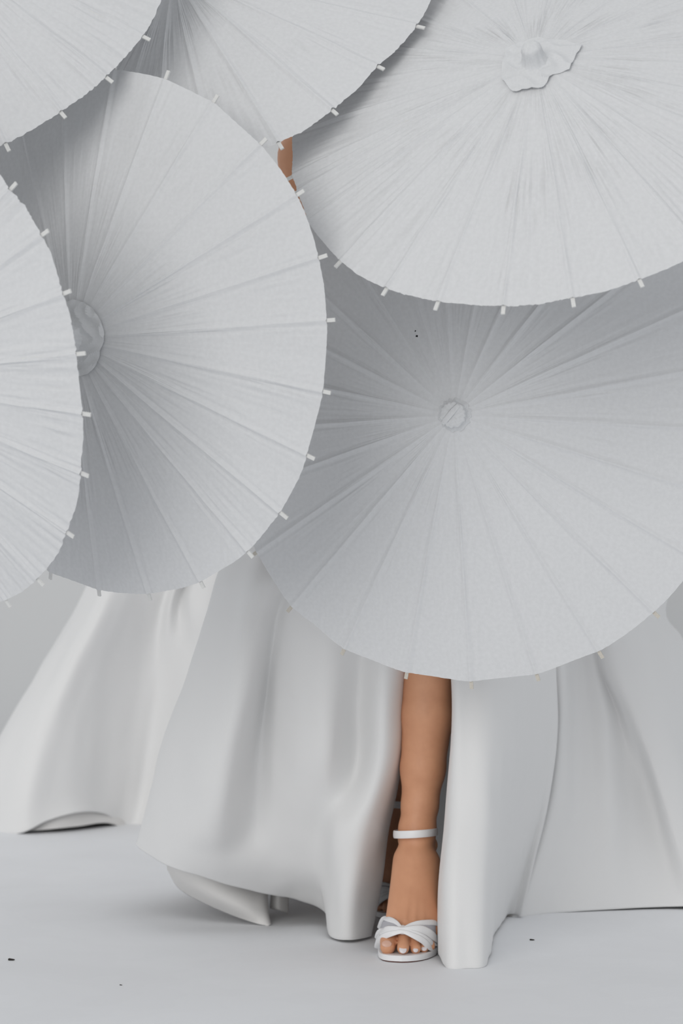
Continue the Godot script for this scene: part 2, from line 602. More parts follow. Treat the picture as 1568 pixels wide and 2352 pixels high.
		crumple.frequency = 1.0
		crumple.fractal_type = FastNoiseLite.FRACTAL_NONE
		for j in 15:
			var f := j / 14.0
			for k in 96:
				var th := TAU * k / 96.0
				var rr: float = lerp(kr * 0.8, jag[k], f)
				var y := H * (1.0 - pow(rr / R, 1.12)) + 0.0042
				var fold := crumple.get_noise_2d(cos(th) * rr * 26.0, sin(th) * rr * 26.0 + sd)
				y += amp * (1.0 - absf(fold) * 3.4) * smoothstep(0.0, 0.5, f)
				y += amp * 0.7 * smoothstep(0.6, 1.0, f) * maxf(0.0, sin(th * 2.0 + sd))
				v.append(Vector3(cos(th) * rr, y, -sin(th) * rr))
		grid_tris(ix, 0, 15, 96, true)
		put("hub_collar", faceted(v, ix, 0.93), M.cap_paper, root, "crumpled paper collar with torn edges" if cap == 1 else "round paper collar with a fold across it")

# ==================================================================== people
func add_hand(caps: Array, p: Vector3, from: Vector3, pole: Vector3):     # a fist closed round a pole through p; from = the elbow
	var a := pole.normalized()
	var e1 := from - p
	e1 = (e1 - a * e1.dot(a)).normalized()
	var e2 := a.cross(e1)
	var wrist: Vector3 = p + e1 * 0.085
	caps.append([from.lerp(wrist, 0.75), wrist, 0.027, 0.023, 0.01])
	var ring := func(th: float, s: float, rho: float) -> Vector3: return p + a * s + (e1 * cos(th) + e2 * sin(th)) * rho
	for i in 4:
		var s := (i - 1.5) * 0.0185
		caps.append([wrist + a * s * 0.5, ring.call(-0.5, s, 0.024), 0.016, 0.012, 0.012])
		var r: float = [0.0078, 0.0085, 0.0083, 0.0072][i]
		var reach: float = [0.9, 1.0, 0.96, 0.85][i]
		caps.append([ring.call(-0.5, s, 0.024), ring.call(-1.9 * reach, s, 0.019), r * 1.15, r, 0.003])
		caps.append([ring.call(-1.9 * reach, s, 0.019), ring.call(-3.3 * reach, s, 0.0175), r, r * 0.95, 0.003])
		caps.append([ring.call(-3.3 * reach, s, 0.0175), ring.call(-4.4 * reach, s, 0.017), r * 0.95, r * 0.85, 0.003])
	caps.append([wrist - a * 0.012, ring.call(0.5, -0.03, 0.022), 0.014, 0.0115, 0.01])
	caps.append([ring.call(0.5, -0.03, 0.022), ring.call(1.5, -0.028, 0.0185), 0.0105, 0.009, 0.003])
	caps.append([ring.call(1.5, -0.028, 0.0185), ring.call(2.4, -0.014, 0.0175), 0.009, 0.0078, 0.003])

func add_open_hand(caps: Array, wrist: Vector3, inward: float):          # hanging, fingers a little curled
	caps.append([wrist + Vector3(0, 0.05, 0), wrist, 0.025, 0.021, 0.01])
	for i in 4:
		var z := (1.5 - i) * 0.019
		var k := wrist + Vector3(0, -0.085 + absf(i - 1.2) * 0.004, z)
		caps.append([wrist + Vector3(0, -0.01, z * 0.5), k, 0.014, 0.0105, 0.012])
		var l: float = [0.9, 1.0, 0.94, 0.76][i]
		var m := k + Vector3(inward * 0.008, -0.042 * l, 0.002)
		var n := m + Vector3(inward * 0.014, -0.026 * l, 0.0)
		caps.append([k, m, 0.0092, 0.0082, 0.003])
		caps.append([m, n, 0.0082, 0.0076, 0.003])
		caps.append([n, n + Vector3(inward * 0.012, -0.018 * l, 0.0), 0.0076, 0.0068, 0.003])
	var t := wrist + Vector3(inward * 0.008, -0.03, 0.03)
	caps.append([wrist + Vector3(0, -0.005, 0.012), t, 0.014, 0.011, 0.01])
	caps.append([t, t + Vector3(inward * 0.01, -0.032, 0.012), 0.0105, 0.009, 0.003])
	caps.append([t + Vector3(inward * 0.01, -0.032, 0.012), t + Vector3(inward * 0.014, -0.058, 0.012), 0.009, 0.0078, 0.003])

func torso_caps(o: Vector3, grow := 0.0) -> Array:       # o: the point on the floor under the pelvis
	var c := []
	for s in [-1.0, 1.0]:
		c.append([o + Vector3(s * 0.075, 0.98, -0.015), o + Vector3(s * 0.07, 1.06, -0.01), 0.098 + grow, 0.085 + grow, 0.06])
		c.append([o + Vector3(s * 0.055, 1.07, 0.0), o + Vector3(s * 0.045, 1.16, 0.0), 0.085 + grow, 0.075 + grow, 0.05])
		c.append([o + Vector3(s * 0.045, 1.16, 0.0), o + Vector3(s * 0.07, 1.30, 0.01), 0.075 + grow, 0.085 + grow, 0.05])
		c.append([o + Vector3(s * 0.065, 1.295, 0.06), o + Vector3(s * 0.06, 1.33, 0.05), 0.048 + grow, 0.04 + grow, 0.03])
		c.append([o + Vector3(s * 0.06, 1.34, 0.0), o + Vector3(s * 0.10, 1.405, -0.005), 0.075 + grow, 0.045 + grow, 0.04])
	return c

func body_caps(o: Vector3, el: Array, wr: Array, knee: Array, ankle: Array) -> Array:
	var c := torso_caps(o)
	for i in 2:
		var s := -1.0 if i == 0 else 1.0
		var sh := o + Vector3(s * 0.163, 1.405, -0.005)
		c.append([o + Vector3(s * 0.05, 1.43, -0.01), sh, 0.04, 0.046, 0.04])
		c.append([sh, el[i], 0.044, 0.036, 0.03])
		c.append([el[i], el[i].lerp(wr[i], 0.35), 0.036, 0.035, 0.02])
		c.append([el[i].lerp(wr[i], 0.35), wr[i], 0.035, 0.023, 0.02])
		var hip := o + Vector3(s * 0.085, 0.955, 0.0)
		c.append([hip, hip.lerp(knee[i], 0.55), 0.092, 0.068, 0.05])
		c.append([hip.lerp(knee[i], 0.55), knee[i], 0.068, 0.05, 0.03])
		c.append([knee[i], knee[i].lerp(ankle[i], 0.3) + Vector3(0, 0, -0.015), 0.05, 0.048, 0.03])
		c.append([knee[i].lerp(ankle[i], 0.3) + Vector3(0, 0, -0.015), ankle[i], 0.048, 0.031, 0.03])
	c.append([o + Vector3(0, 1.42, -0.02), o + Vector3(0, 1.52, 0.0), 0.056, 0.048, 0.04])
	return c

func head_caps(h: Vector3) -> Array:        # h: the middle of the skull, looking towards +z
	var c := [[h + Vector3(0, 0.03, -0.015), h + Vector3(0, 0.0, -0.02), 0.078, 0.076, 0.03],
		[h + Vector3(0, 0.02, 0.02), h + Vector3(0, -0.06, 0.03), 0.066, 0.05, 0.03],
		[h + Vector3(0, -0.06, 0.03), h + Vector3(0, -0.095, 0.058), 0.05, 0.022, 0.03],
		[h + Vector3(0, -0.005, 0.085), h + Vector3(0, -0.038, 0.102), 0.007, 0.0105, 0.012],
		[h + Vector3(-0.01, -0.041, 0.09), h + Vector3(0.01, -0.041, 0.09), 0.008, 0.008, 0.008],
		[h + Vector3(-0.014, -0.062, 0.082), h + Vector3(0.014, -0.062, 0.082), 0.006, 0.006, 0.006],
		[h + Vector3(-0.01, -0.071, 0.081), h + Vector3(0.01, -0.071, 0.081), 0.006, 0.006, 0.006],
		[h + Vector3(0, -0.04, -0.02), h + Vector3(0, -0.15, -0.03), 0.05, 0.05, 0.03]]
	for s in [-1.0, 1.0]:
		c.append([h + Vector3(s * 0.015, 0.008, 0.079), h + Vector3(s * 0.045, 0.006, 0.066), 0.011, 0.010, 0.012])
		c.append([h + Vector3(s * 0.031, -0.012, 0.066), h + Vector3(s * 0.033, -0.012, 0.066), 0.013, 0.013, 0.004])
		c.append([h + Vector3(s * 0.04, -0.045, 0.05), h + Vector3(s * 0.035, -0.05, 0.055), 0.02, 0.018, 0.02])
		c.append([h + Vector3(s * 0.078, 0.005, -0.012), h + Vector3(s * 0.074, -0.035, -0.006), 0.013, 0.009, 0.008])
	return c

func hair_of(h: Vector3) -> ArrayMesh:
	var v := PackedVector3Array()
	var ix := PackedInt32Array()
	var c := [[h + Vector3(0, 0.042, -0.03), h + Vector3(0, 0.0, -0.045), 0.082, 0.074, 0.03], [h + Vector3(0, -0.01, -0.1), h + Vector3(0, -0.03, -0.115), 0.04, 0.036, 0.02]]
	for s in [-1.0, 1.0]:
		c.append([h + Vector3(s * 0.03, 0.085, 0.03), h + Vector3(s * 0.07, 0.03, 0.02), 0.026, 0.018, 0.02])
		c.append([h + Vector3(s * 0.072, 0.03, 0.01), h + Vector3(s * 0.068, -0.005, -0.035), 0.016, 0.02, 0.02])
	blob(c, 0.008, v, ix)
	return mesh_of(v, ix)

func dress_row(o: Vector3, y: float, rx: float, rz: float, turns: Array) -> Array:     # a level ring round the body through given angles
	var r := []
	for a in turns: r.append(Vector3(o.x + rx * cos(a), y, o.z + rz * sin(a)))
	return r

func back_arc(l: Vector3, r: Vector3, depth: float, n: int) -> Array:      # round behind, from the outline on one side to the other
	var out := []
	var z: float = min(l.z, r.z)
	for k in range(1, n + 1):
		var a := PI * k / (n + 1)
		var t := (1.0 - cos(a)) * 0.5
		var p := l.lerp(r, t)
		p.z = lerp(l.z, r.z, t) * (1.0 - sin(a)) + (z - depth) * sin(a)
		out.append(p)
	return out

func row_at(cols: Array) -> Array:
	var r := []
	for c in cols: r.append(at(c[0], c[1], c[2]))
	return r

func people():
	bride()
	left_guest()
	right_guest()

# ---- one bare foot in a high sandal, as joints seen from the eye, then carried to where it stands
func foot_caps(T: Transform3D) -> Array:
	var q := func(x, y, d): return T * at(x, y, d)
	var c := []
	var an: Vector3 = q.call(958, 1905, 4.622)
	c.append([q.call(988, 1450, 4.615), q.call(981, 1640, 4.625), 0.047, 0.0455, 0.012])
	c.append([q.call(981, 1640, 4.625), q.call(971, 1765, 4.63), 0.0455, 0.0385, 0.012])
	c.append([q.call(971, 1765, 4.63), q.call(964, 1850, 4.628), 0.0385, 0.0318, 0.012])
	c.append([q.call(964, 1850, 4.628), an, 0.0318, 0.0295, 0.01])
	c.append([q.call(988, 1500, 4.65), q.call(977, 1700, 4.66), 0.040, 0.030, 0.03])
	c.append([q.call(966, 1800, 4.652), q.call(962, 1950, 4.672), 0.015, 0.014, 0.02])
	c.append([an, q.call(963, 2000, 4.672), 0.0285, 0.0255, 0.012])
	c.append([q.call(928, 1930, 4.635), q.call(928, 1932, 4.635), 0.010, 0.010, 0.012])
	c.append([q.call(990, 1940, 4.64), q.call(990, 1942, 4.64), 0.011, 0.011, 0.012])
	c.append([an, q.call(952, 2030, 4.585), 0.0285, 0.0255, 0.015])
	c.append([q.call(932, 1975, 4.605), q.call(904, 2132, 4.532), 0.0215, 0.0165, 0.02])
	c.append([q.call(946, 1985, 4.60), q.call(929, 2128, 4.524), 0.0245, 0.0155, 0.016])
	c.append([q.call(958, 1985, 4.60), q.call(952, 2128, 4.526), 0.0245, 0.0148, 0.016])
	c.append([q.call(968, 1985, 4.605), q.call(972, 2133, 4.532), 0.0245, 0.0142, 0.016])
	c.append([q.call(979, 1985, 4.612), q.call(992, 2138, 4.545), 0.0225, 0.0142, 0.02])
	for t in [[946, 1985, 4.577, 910, 2112, 4.521], [951, 1985, 4.577, 930, 2112, 4.515], [958, 1988, 4.578, 951, 2112, 4.517], [965, 1990, 4.58, 970, 2115, 4.523]]:
		c.append([q.call(t[0], t[1], t[2]), q.call(t[3], t[4], t[5]), 0.0042, 0.0036, 0.004])
	# toes: big one first
	c.append([q.call(904, 2132, 4.532), q.call(893, 2163, 4.497), 0.0155, 0.0145, 0.006])
	c.append([q.call(893, 2163, 4.497), q.call(890, 2175, 4.483), 0.0148, 0.0132, 0.004])
	c.append([q.call(929, 2128, 4.524), q.call(928, 2152, 4.492), 0.012, 0.0108, 0.003])
	c.append([q.call(928, 2152, 4.492), q.call(925.5, 2178, 4.472), 0.0104, 0.0106, 0.003])
	c.append([q.call(952, 2128, 4.526), q.call(951, 2152, 4.500), 0.0112, 0.0096, 0.003])
	c.append([q.call(951, 2152, 4.500), q.call(954, 2179, 4.482), 0.0092, 0.0094, 0.003])
	c.append([q.call(972, 2133, 4.532), q.call(968, 2156, 4.510), 0.0105, 0.0088, 0.003])
	c.append([q.call(968, 2156, 4.510), q.call(973, 2177, 4.494), 0.0084, 0.0084, 0.003])
	c.append([q.call(992, 2138, 4.545), q.call(986, 2160, 4.522), 0.010, 0.008, 0.003])
	c.append([q.call(986, 2160, 4.522), q.call(989, 2174, 4.508), 0.0078, 0.0076, 0.003])
	return c

func sandal(who: Node3D, T: Transform3D, label: String):
	var q := func(x, y, d): return T * at(x, y, d)
	# footbed stations: left edge px and distance, right edge px and distance, height of its top
	var st := [[904, 4.453, 922, 4.449, 0.0118], [889, 4.459, 942, 4.452, 0.0118], [876, 4.474, 966, 4.465, 0.0115], [869, 4.502, 987, 4.490, 0.0113], [869, 4.532, 1003, 4.528, 0.0125], [882, 4.562, 1008, 4.568, 0.024], [905, 4.60, 1001, 4.61, 0.056], [924, 4.638, 992, 4.642, 0.088], [925, 4.672, 998, 4.672, 0.108], [933, 4.70, 991, 4.70, 0.114], [952, 4.71, 972, 4.71, 0.115]]
	var le := []
	var re := []
	for s in st:
		le.append(at(s[0], 1176, s[1]) * Vector3(1, 0, 1) + Vector3(0, s[4], 0))
		re.append(at(s[2], 1176, s[3]) * Vector3(1, 0, 1) + Vector3(0, s[4], 0))
	le = spline(le, 5)
	re = spline(re, 5)
	var solid := func(t0: float, t1: float, inset: float) -> ArrayMesh:
		var v := PackedVector3Array()
		var ix := PackedInt32Array()
		var n: int = le.size()
		for i in n:
			var a: Vector3 = le[i]
			var b: Vector3 = re[i]
			var thin: float = lerp(1.0, 0.55, smoothstep(0.02, 0.08, a.y))
			var o := (b - a).normalized() * inset
			for e in [[0.0, t0, 1.0], [0.0, t1 - 0.001, 1.0], [0.012, t1, 1.0], [0.988, t1, 1.0], [1.0, t1 - 0.001, 1.0], [1.0, t0, 1.0]]:
				v.append(T * ((a + o).lerp(b - o, e[0]) + Vector3(0, e[1] * thin, 0)))
		grid_tris(ix, 0, n, 6, true)
		for k in [1, 2, 3, 4]:
			ix.append_array([0, k, k + 1])
			ix.append_array([(n - 1) * 6, (n - 1) * 6 + k + 1, (n - 1) * 6 + k])
		return faceted(v, ix)
	var root := put("sandal", solid.call(-0.0095, 0.0, 0.0), M.leather, who, label)
	put("outsole", solid.call(-0.0118, -0.0096, 0.0015), M.outsole, root, "thin brown outsole")
	put("heel", tube([q.call(961, 2075, 4.683), q.call(961, 2120, 4.69), q.call(961, 2160, 4.694), T * (at(961, 1176, 4.695) * Vector3(1, 0, 1))], [0.020, 0.011, 0.008, 0.007], 14), M.leather, root)
	# crossed vamp: sheer cloth with satin bands over it, drawn together at a knot
	var up := [[872, 2130, 4.60], [881, 2107, 4.56], [893, 2107, 4.528], [910, 2115, 4.507], [924, 2128, 4.498], [945, 2121, 4.498], [970, 2116, 4.506], [1000, 2115, 4.535], [1014, 2126, 4.585]]
	var lw := [[866, 2180, 4.545], [868, 2168, 4.52], [876, 2157, 4.494], [896, 2149, 4.478], [924, 2144, 4.474], [950, 2153, 4.473], [970, 2164, 4.480], [987, 2180, 4.497], [1003, 2184, 4.54]]
	var mix := func(f: float) -> Array:
		var o := []
		for i in up.size():
			var b := sin(PI * f) * 0.006
			o.append(q.call(lerp(float(up[i][0]), float(lw[i][0]), f), lerp(float(up[i][1]), float(lw[i][1]), f), lerp(up[i][2], lw[i][2], f) - b))
		return o
	put("vamp_cloth", loft([mix.call(0.02), mix.call(0.35), mix.call(0.7), mix.call(0.98)], false, 4, 4, 0.0008, 0.0008), M.sheer, root, "sheer grey cloth between white bands")
	var band := func(fs: Array, r: float, lift: float):
		var pts := []
		for i in up.size():
			var f: float = fs[i]
			var b := sin(PI * f) * 0.006
			pts.append(q.call(lerp(float(up[i][0]), float(lw[i][0]), f), lerp(float(up[i][1]), float(lw[i][1]), f), lerp(up[i][2], lw[i][2], f) - b - lift))
		var rr := []
		for i in (up.size() - 1) * 6 + 1:
			rr.append(r * (0.62 + 0.38 * minf(1.0, absf(i / 6.0 - 4.0) / 1.5)))
		var depth := (T.basis * Vector3(0, 0.35, 0.93)).normalized()
		put("strap", tube(spline(pts, 6), rr, 10, 0.28, depth), M.leather, root)
	band.call([0.06, 0.07, 0.08, 0.12, 0.25, 0.12, 0.08, 0.07, 0.06], 0.0052, 0.0008)
	band.call([0.95, 0.94, 0.92, 0.88, 0.75, 0.88, 0.92, 0.94, 0.95], 0.0056, 0.0010)
	band.call([0.55, 0.58, 0.62, 0.60, 0.5, 0.44, 0.42, 0.52, 0.6], 0.0078, 0.0016)
	band.call([0.8, 0.78, 0.76, 0.72, 0.55, 0.66, 0.74, 0.76, 0.74], 0.0050, 0.0004)
	put("knot", tube([q.call(926, 2127, 4.497), q.call(925, 2131, 4.487), q.call(924.5, 2138, 4.479), q.call(924, 2145, 4.474)], [0.004, 0.0058, 0.006, 0.0045], 12, 0.5, (T.basis * Vector3(0, 0.3, 0.95)).normalized()), M.leather, root)
	# strap round the ankle, and the counter behind the heel
	var ring := []
	for k in 41:
		var a := TAU * k / 40.0
		ring.append(q.call(954 + 50.0 * cos(a), 1913 - 3.0 * cos(a) + 3.0 * sin(a), 4.626 - 0.052 * sin(a)))
	put("ankle_strap", tube(ring, 0.0013, 10, 5.4, T.basis * Vector3.UP), M.leather, root, "white ankle strap")
	var cr := []
	for j in 4:
		var row := []
		for k in 13:
			var a := PI + PI * k / 12.0
			row.append(q.call(962 + (44.0 - 3.0 * j) * cos(a), 1975 + j * 22 + 14.0 * sin(a) * (1 - j / 3.0), 4.668 - 0.036 * sin(a) + 0.004 * j))
		cr.append(row)
	put("heel_counter", loft(cr, false, 2, 3, 0.0015), M.leather, root)

func nail(who: Node3D, T: Transform3D, px: float, py: float, d: float, w: float, h: float, m: Material, label: String):
	var s := SphereMesh.new()
	s.radius = 1.0
	s.height = 2.0
	s.radial_segments = 16
	s.rings = 8
	var o := put("toenail", s, m, who, label)
	o.transform = Transform3D(T.basis.orthonormalized() * Basis(Vector3.RIGHT, -0.5) * Basis.from_scale(Vector3(w, h, 0.0022)), T * at(px, py, d))

func bride():
	var o := Vector3(0.10, 0, -0.175)
	var who := thing("person", "person in white slit dress stepping forward on one bare tanned leg in heeled sandals", "person")
	var T1 := Transform3D.IDENTITY
	var O1 := at(958, 1905, 4.622) * Vector3(1, 0, 1)
	var O2 := Vector3((903.0 - 784.0) * 5.085 / F, 0, 4.5 - 5.085)
	var T2 := Transform3D(Basis(Vector3.UP, -0.16) * Basis.from_scale(Vector3(-1, 1, 1)), Vector3.ZERO)
	T2.origin = O2 - T2.basis * O1
	var v := PackedVector3Array()
	var ix := PackedInt32Array()
	var kneeL := at(989, 1450, 4.615)
	var kneeR := Vector3(0.055, 0.565, -0.37)
	var el := [Vector3(-0.078, 1.12, -0.17), Vector3(0.345, 1.14, -0.15)]
	var hand := [Vector3(-0.088, 1.081, 0.0955), Vector3(0.279, 0.931, 0.0)]
	var wr := [hand[0] + (el[0] - hand[0]).normalized() * 0.085, hand[1] + (el[1] - hand[1]).normalized() * 0.085]
	var bc := body_caps(o, el, wr, [kneeR, kneeL], [kneeR.lerp(T2 * at(981, 1640, 4.625), 0.8), kneeL.lerp(at(981, 1640, 4.63), 0.35)])
	blob(bc, 0.0125, v, ix)
	blob(head_caps(o + Vector3(0, 1.635, 0.02)), 0.0055, v, ix)
	for i in 2:
		var hc := []
		add_hand(hc, hand[i], el[i], (Vector3(0.5805, 0.0905, -0.8093) if i == 0 else Vector3(0.2686, 0.0233, -0.963)))
		blob(hc, 0.0042, v, ix)
	var f1 := foot_caps(T1)
	blob(f1, 0.0029, v, ix)
	var f2 := foot_caps(T2)
	blob(f2, 0.0038, v, ix)
	put("body", mesh_of(v, ix), M.skin, who)
	put("hair", hair_of(o + Vector3(0, 1.635, 0.02)), M.hair, who)
	nail(who, T1, 888, 2168, 4.4735, 0.0088, 0.0062, M.bare_nail, "bare nail of the big toe")
	nail(who, T1, 925, 2181, 4.4632, 0.0066, 0.0072, M.nail, "white painted nail")
	nail(who, T1, 954, 2181, 4.4745, 0.0048, 0.0054, M.nail, "white painted nail")
	nail(who, T1, 973.5, 2178, 4.4875, 0.0055, 0.0050, M.nail, "white painted nail")
	nail(who, T2, 888, 2168, 4.4735, 0.0088, 0.0062, M.bare_nail, "")
	sandal(who, T1, "white high sandal on the front foot")
	sandal(who, T2, "white high sandal on the rear foot")
	# ---- the dress: one sheet wrapped round from the slit on the left of the leg to the slit on its right
	var left := [
		[[840, 2148, 4.742], [848, 2150, 4.70], [803, 2158, 4.655], [761, 2150, 4.70], [747, 2092, 4.845], [690, 2068, 4.86], [620, 2052, 4.83], [540, 2034, 4.79], [460, 2009, 4.77], [383, 1985, 4.81], [316, 1940, 4.95]],
		[[866, 2020, 4.75], [872, 2020, 4.69], [812, 2030, 4.62], [762, 2030, 4.66], [735, 2010, 4.74], [690, 1995, 4.76], [620, 1985, 4.76], [545, 1975, 4.735], [470, 1960, 4.715], [395, 1940, 4.77], [324, 1912, 4.93]],
		[[885, 1900, 4.74], [888, 1900, 4.69], [840, 1900, 4.60], [780, 1900, 4.61], [735, 1900, 4.67], [690, 1900, 4.69], [625, 1895, 4.715], [572, 1890, 4.725], [500, 1880, 4.64], [420, 1870, 4.71], [340, 1845, 4.90]],
		[[915, 1750, 4.72], [918, 1750, 4.645], [872, 1750, 4.59], [818, 1750, 4.65], [755, 1750, 4.59], [695, 1750, 4.61], [640, 1750, 4.655], [588, 1745, 4.69], [528, 1740, 4.585], [455, 1735, 4.64], [372, 1715, 4.84]],
		[[926, 1600, 4.70], [929, 1600, 4.63], [880, 1600, 4.57], [822, 1600, 4.63], [762, 1600, 4.575], [700, 1600, 4.585], [645, 1600, 4.62], [606, 1600, 4.66], [560, 1600, 4.565], [500, 1595, 4.60], [421, 1580, 4.78]],
		[[935, 1420, 4.68], [938, 1420, 4.59], [890, 1420, 4.56], [832, 1420, 4.575], [772, 1420, 4.555], [716, 1420, 4.56], [662, 1420, 4.575], [632, 1420, 4.595], [594, 1420, 4.56], [548, 1415, 4.575], [480, 1405, 4.72]],
		[[937, 1290, 4.66], [940, 1290, 4.585], [895, 1290, 4.56], [840, 1290, 4.57], [785, 1290, 4.555], [735, 1290, 4.56], [690, 1290, 4.57], [660, 1290, 4.585], [626, 1290, 4.56], [580, 1290, 4.575], [519, 1288, 4.70]]]
	var right := [
		[[1196, 2100, 4.955], [1180, 2099, 4.955], [1164, 2101, 4.94], [1150, 2118, 4.86], [1132, 2150, 4.70], [1121, 2195, 4.50], [1112, 2220, 4.41], [1070, 2224, 4.397], [1029, 2223, 4.402], [1012, 2192, 4.48], [1005, 2180, 4.55]],
		[[1222, 1980, 4.965], [1208, 1980, 4.955], [1186, 1985, 4.90], [1160, 1990, 4.80], [1144, 2000, 4.64], [1130, 2020, 4.505], [1112, 2030, 4.435], [1065, 2035, 4.42], [1028, 2035, 4.43], [1011, 2030, 4.50], [1008, 2025, 4.55]],
		[[1252, 1850, 4.96], [1238, 1850, 4.935], [1212, 1850, 4.865], [1180, 1850, 4.76], [1160, 1855, 4.64], [1140, 1860, 4.53], [1114, 1870, 4.474], [1070, 1870, 4.465], [1038, 1870, 4.475], [1024, 1870, 4.52], [1027, 1870, 4.56]],
		[[1272, 1700, 4.95], [1258, 1700, 4.90], [1233, 1700, 4.815], [1205, 1700, 4.71], [1178, 1700, 4.61], [1146, 1700, 4.53], [1112, 1700, 4.497], [1072, 1700, 4.495], [1046, 1700, 4.50], [1036, 1700, 4.53], [1040, 1700, 4.565]],
		[[1274, 1560, 4.93], [1259, 1560, 4.87], [1235, 1560, 4.79], [1206, 1560, 4.69], [1180, 1560, 4.61], [1146, 1560, 4.545], [1112, 1560, 4.517], [1075, 1560, 4.515], [1048, 1560, 4.515], [1036, 1560, 4.535], [1040, 1560, 4.57]],
		[[1262, 1400, 4.90], [1245, 1400, 4.85], [1222, 1400, 4.77], [1195, 1400, 4.68], [1168, 1400, 4.61], [1140, 1400, 4.57], [1110, 1400, 4.545], [1075, 1400, 4.53], [1044, 1400, 4.53], [1022, 1400, 4.54], [1020, 1400, 4.57]],
		[[1240, 1290, 4.88], [1228, 1290, 4.84], [1208, 1290, 4.76], [1184, 1290, 4.68], [1160, 1290, 4.61], [1134, 1290, 4.575], [1106, 1290, 4.55], [1075, 1290, 4.535], [1044, 1290, 4.535], [1016, 1290, 4.545], [1010, 1290, 4.57]]]
	var rows := []
	for i in left.size():
		var l: Array = row_at(left[i])
		var r: Array = row_at(right[i])
		var row := l.duplicate()
		row.append_array(back_arc(l[l.size() - 1], r[0], 0.26 + 0.03 * (left.size() - i), 6))
		row.append_array(r)
		rows.append(row)
	var turns := []
	for k in 28: turns.append(PI * 0.5 + 0.06 + (TAU - 0.12) * k / 27.0)
	rows.append(dress_row(o + Vector3(-0.03, 0, 0), 0.82, 0.255, 0.185, turns))
	rows.append(dress_row(o + Vector3(0, 0, -0.005), 0.98, 0.19, 0.15, turns))
	rows.append(dress_row(o, 1.10, 0.155, 0.115, turns))
	rows.append(dress_row(o, 1.16, 0.138, 0.095, turns))
	rows.reverse()
	put("skirt", loft(rows, false, 8, 10, 0.0022, 0.0035, 4), M.satin, who, "white satin skirt open along a slit at the leg")
	# the underskirt that trails below the lifted hem
	var under := [
		row_at([[380, 1960, 4.95], [395, 1965, 4.88], [450, 1985, 4.85], [520, 2010, 4.85], [580, 2030, 4.87], [615, 2045, 4.90], [600, 2040, 5.0]]),
		row_at([[384, 1995, 4.99], [402, 2010, 4.92], [455, 2040, 4.86], [522, 2070, 4.84], [585, 2090, 4.85], [616, 2085, 4.89], [600, 2078, 5.0]]),
		row_at([[386, 2000, 5.0], [410, 2040, 4.97], [460, 2072, 4.92], [525, 2100, 4.885], [588, 2122, 4.855], [622, 2124, 4.855], [604, 2110, 4.98]])]
	put("underskirt", loft(under, false, 6, 8, 0.004, 0.0015, 6), M.lining, who, "stiffer underskirt hem showing below the lifted skirt")
	var tab := [row_at([[622, 2050, 4.93], [640, 2050, 4.915], [662, 2054, 4.94]]), row_at([[620, 2083, 4.94], [638, 2086, 4.92], [662, 2088, 4.95]]), row_at([[622, 2086, 4.96], [640, 2090, 4.93], [660, 2098, 4.96]])]
	put("underskirt_tie", loft(tab, false, 6, 6, 0.004, 0.001, 7), M.lining, who)
	v = PackedVector3Array()
	ix = PackedInt32Array()
	blob(torso_caps(o, 0.007).filter(func(c): return c[0].y > 1.05 and c[1].y < 1.38), 0.0125, v, ix)
	put("bodice", mesh_of(v, ix), M.satin, who)

func plain_person(o: Vector3, label: String, m: Material) -> Node3D:
	var who := thing("person", label, "person")
	var v := PackedVector3Array()
	var ix := PackedInt32Array()
	var el := [o + Vector3(-0.215, 1.13, -0.02), o + Vector3(0.215, 1.13, -0.02)]
	var wr := [o + Vector3(-0.10, 1.09, 0.19), o + Vector3(0.10, 1.09, 0.19)]
	blob(body_caps(o, el, wr, [o + Vector3(-0.065, 0.55, 0.0), o + Vector3(0.065, 0.55, 0.0)], [o + Vector3(-0.08, 0.13, -0.03), o + Vector3(0.08, 0.13, -0.03)]), 0.015, v, ix)
	var h := o + Vector3(0, 1.635, 0.02)
	blob(head_caps(h), 0.007, v, ix)
	for i in 2:
		var hc := []
		add_open_hand(hc, wr[i], 1.0 if i == 0 else -1.0)
		blob(hc, 0.005, v, ix)
		var s := -1.0 if i == 0 else 1.0
		var fc := [[o + Vector3(s * 0.08, 0.13, -0.03), o + Vector3(s * 0.08, 0.06, -0.055), 0.031, 0.03, 0.03], [o + Vector3(s * 0.08, 0.11, -0.02), o + Vector3(s * 0.085, 0.03, 0.1), 0.03, 0.022, 0.03]]
		for k in 5:
			var tx := o + Vector3(s * (0.062 + k * 0.0145), 0.02, 0.115 - k * 0.007)
			fc.append([tx, tx + Vector3(0, -0.005, 0.04 - k * 0.004), 0.012, 0.0105 - k * 0.0008, 0.004])
		blob(fc, 0.006, v, ix)
	put("body", mesh_of(v, ix), m, who)
	put("hair", hair_of(h), M.hair, who)
	v = PackedVector3Array()
	ix = PackedInt32Array()
	blob(torso_caps(o, 0.008).filter(func(c): return c[0].y > 1.05 and c[1].y < 1.38), 0.015, v, ix)
	put("bodice", mesh_of(v, ix), M.satin, who)
	return who

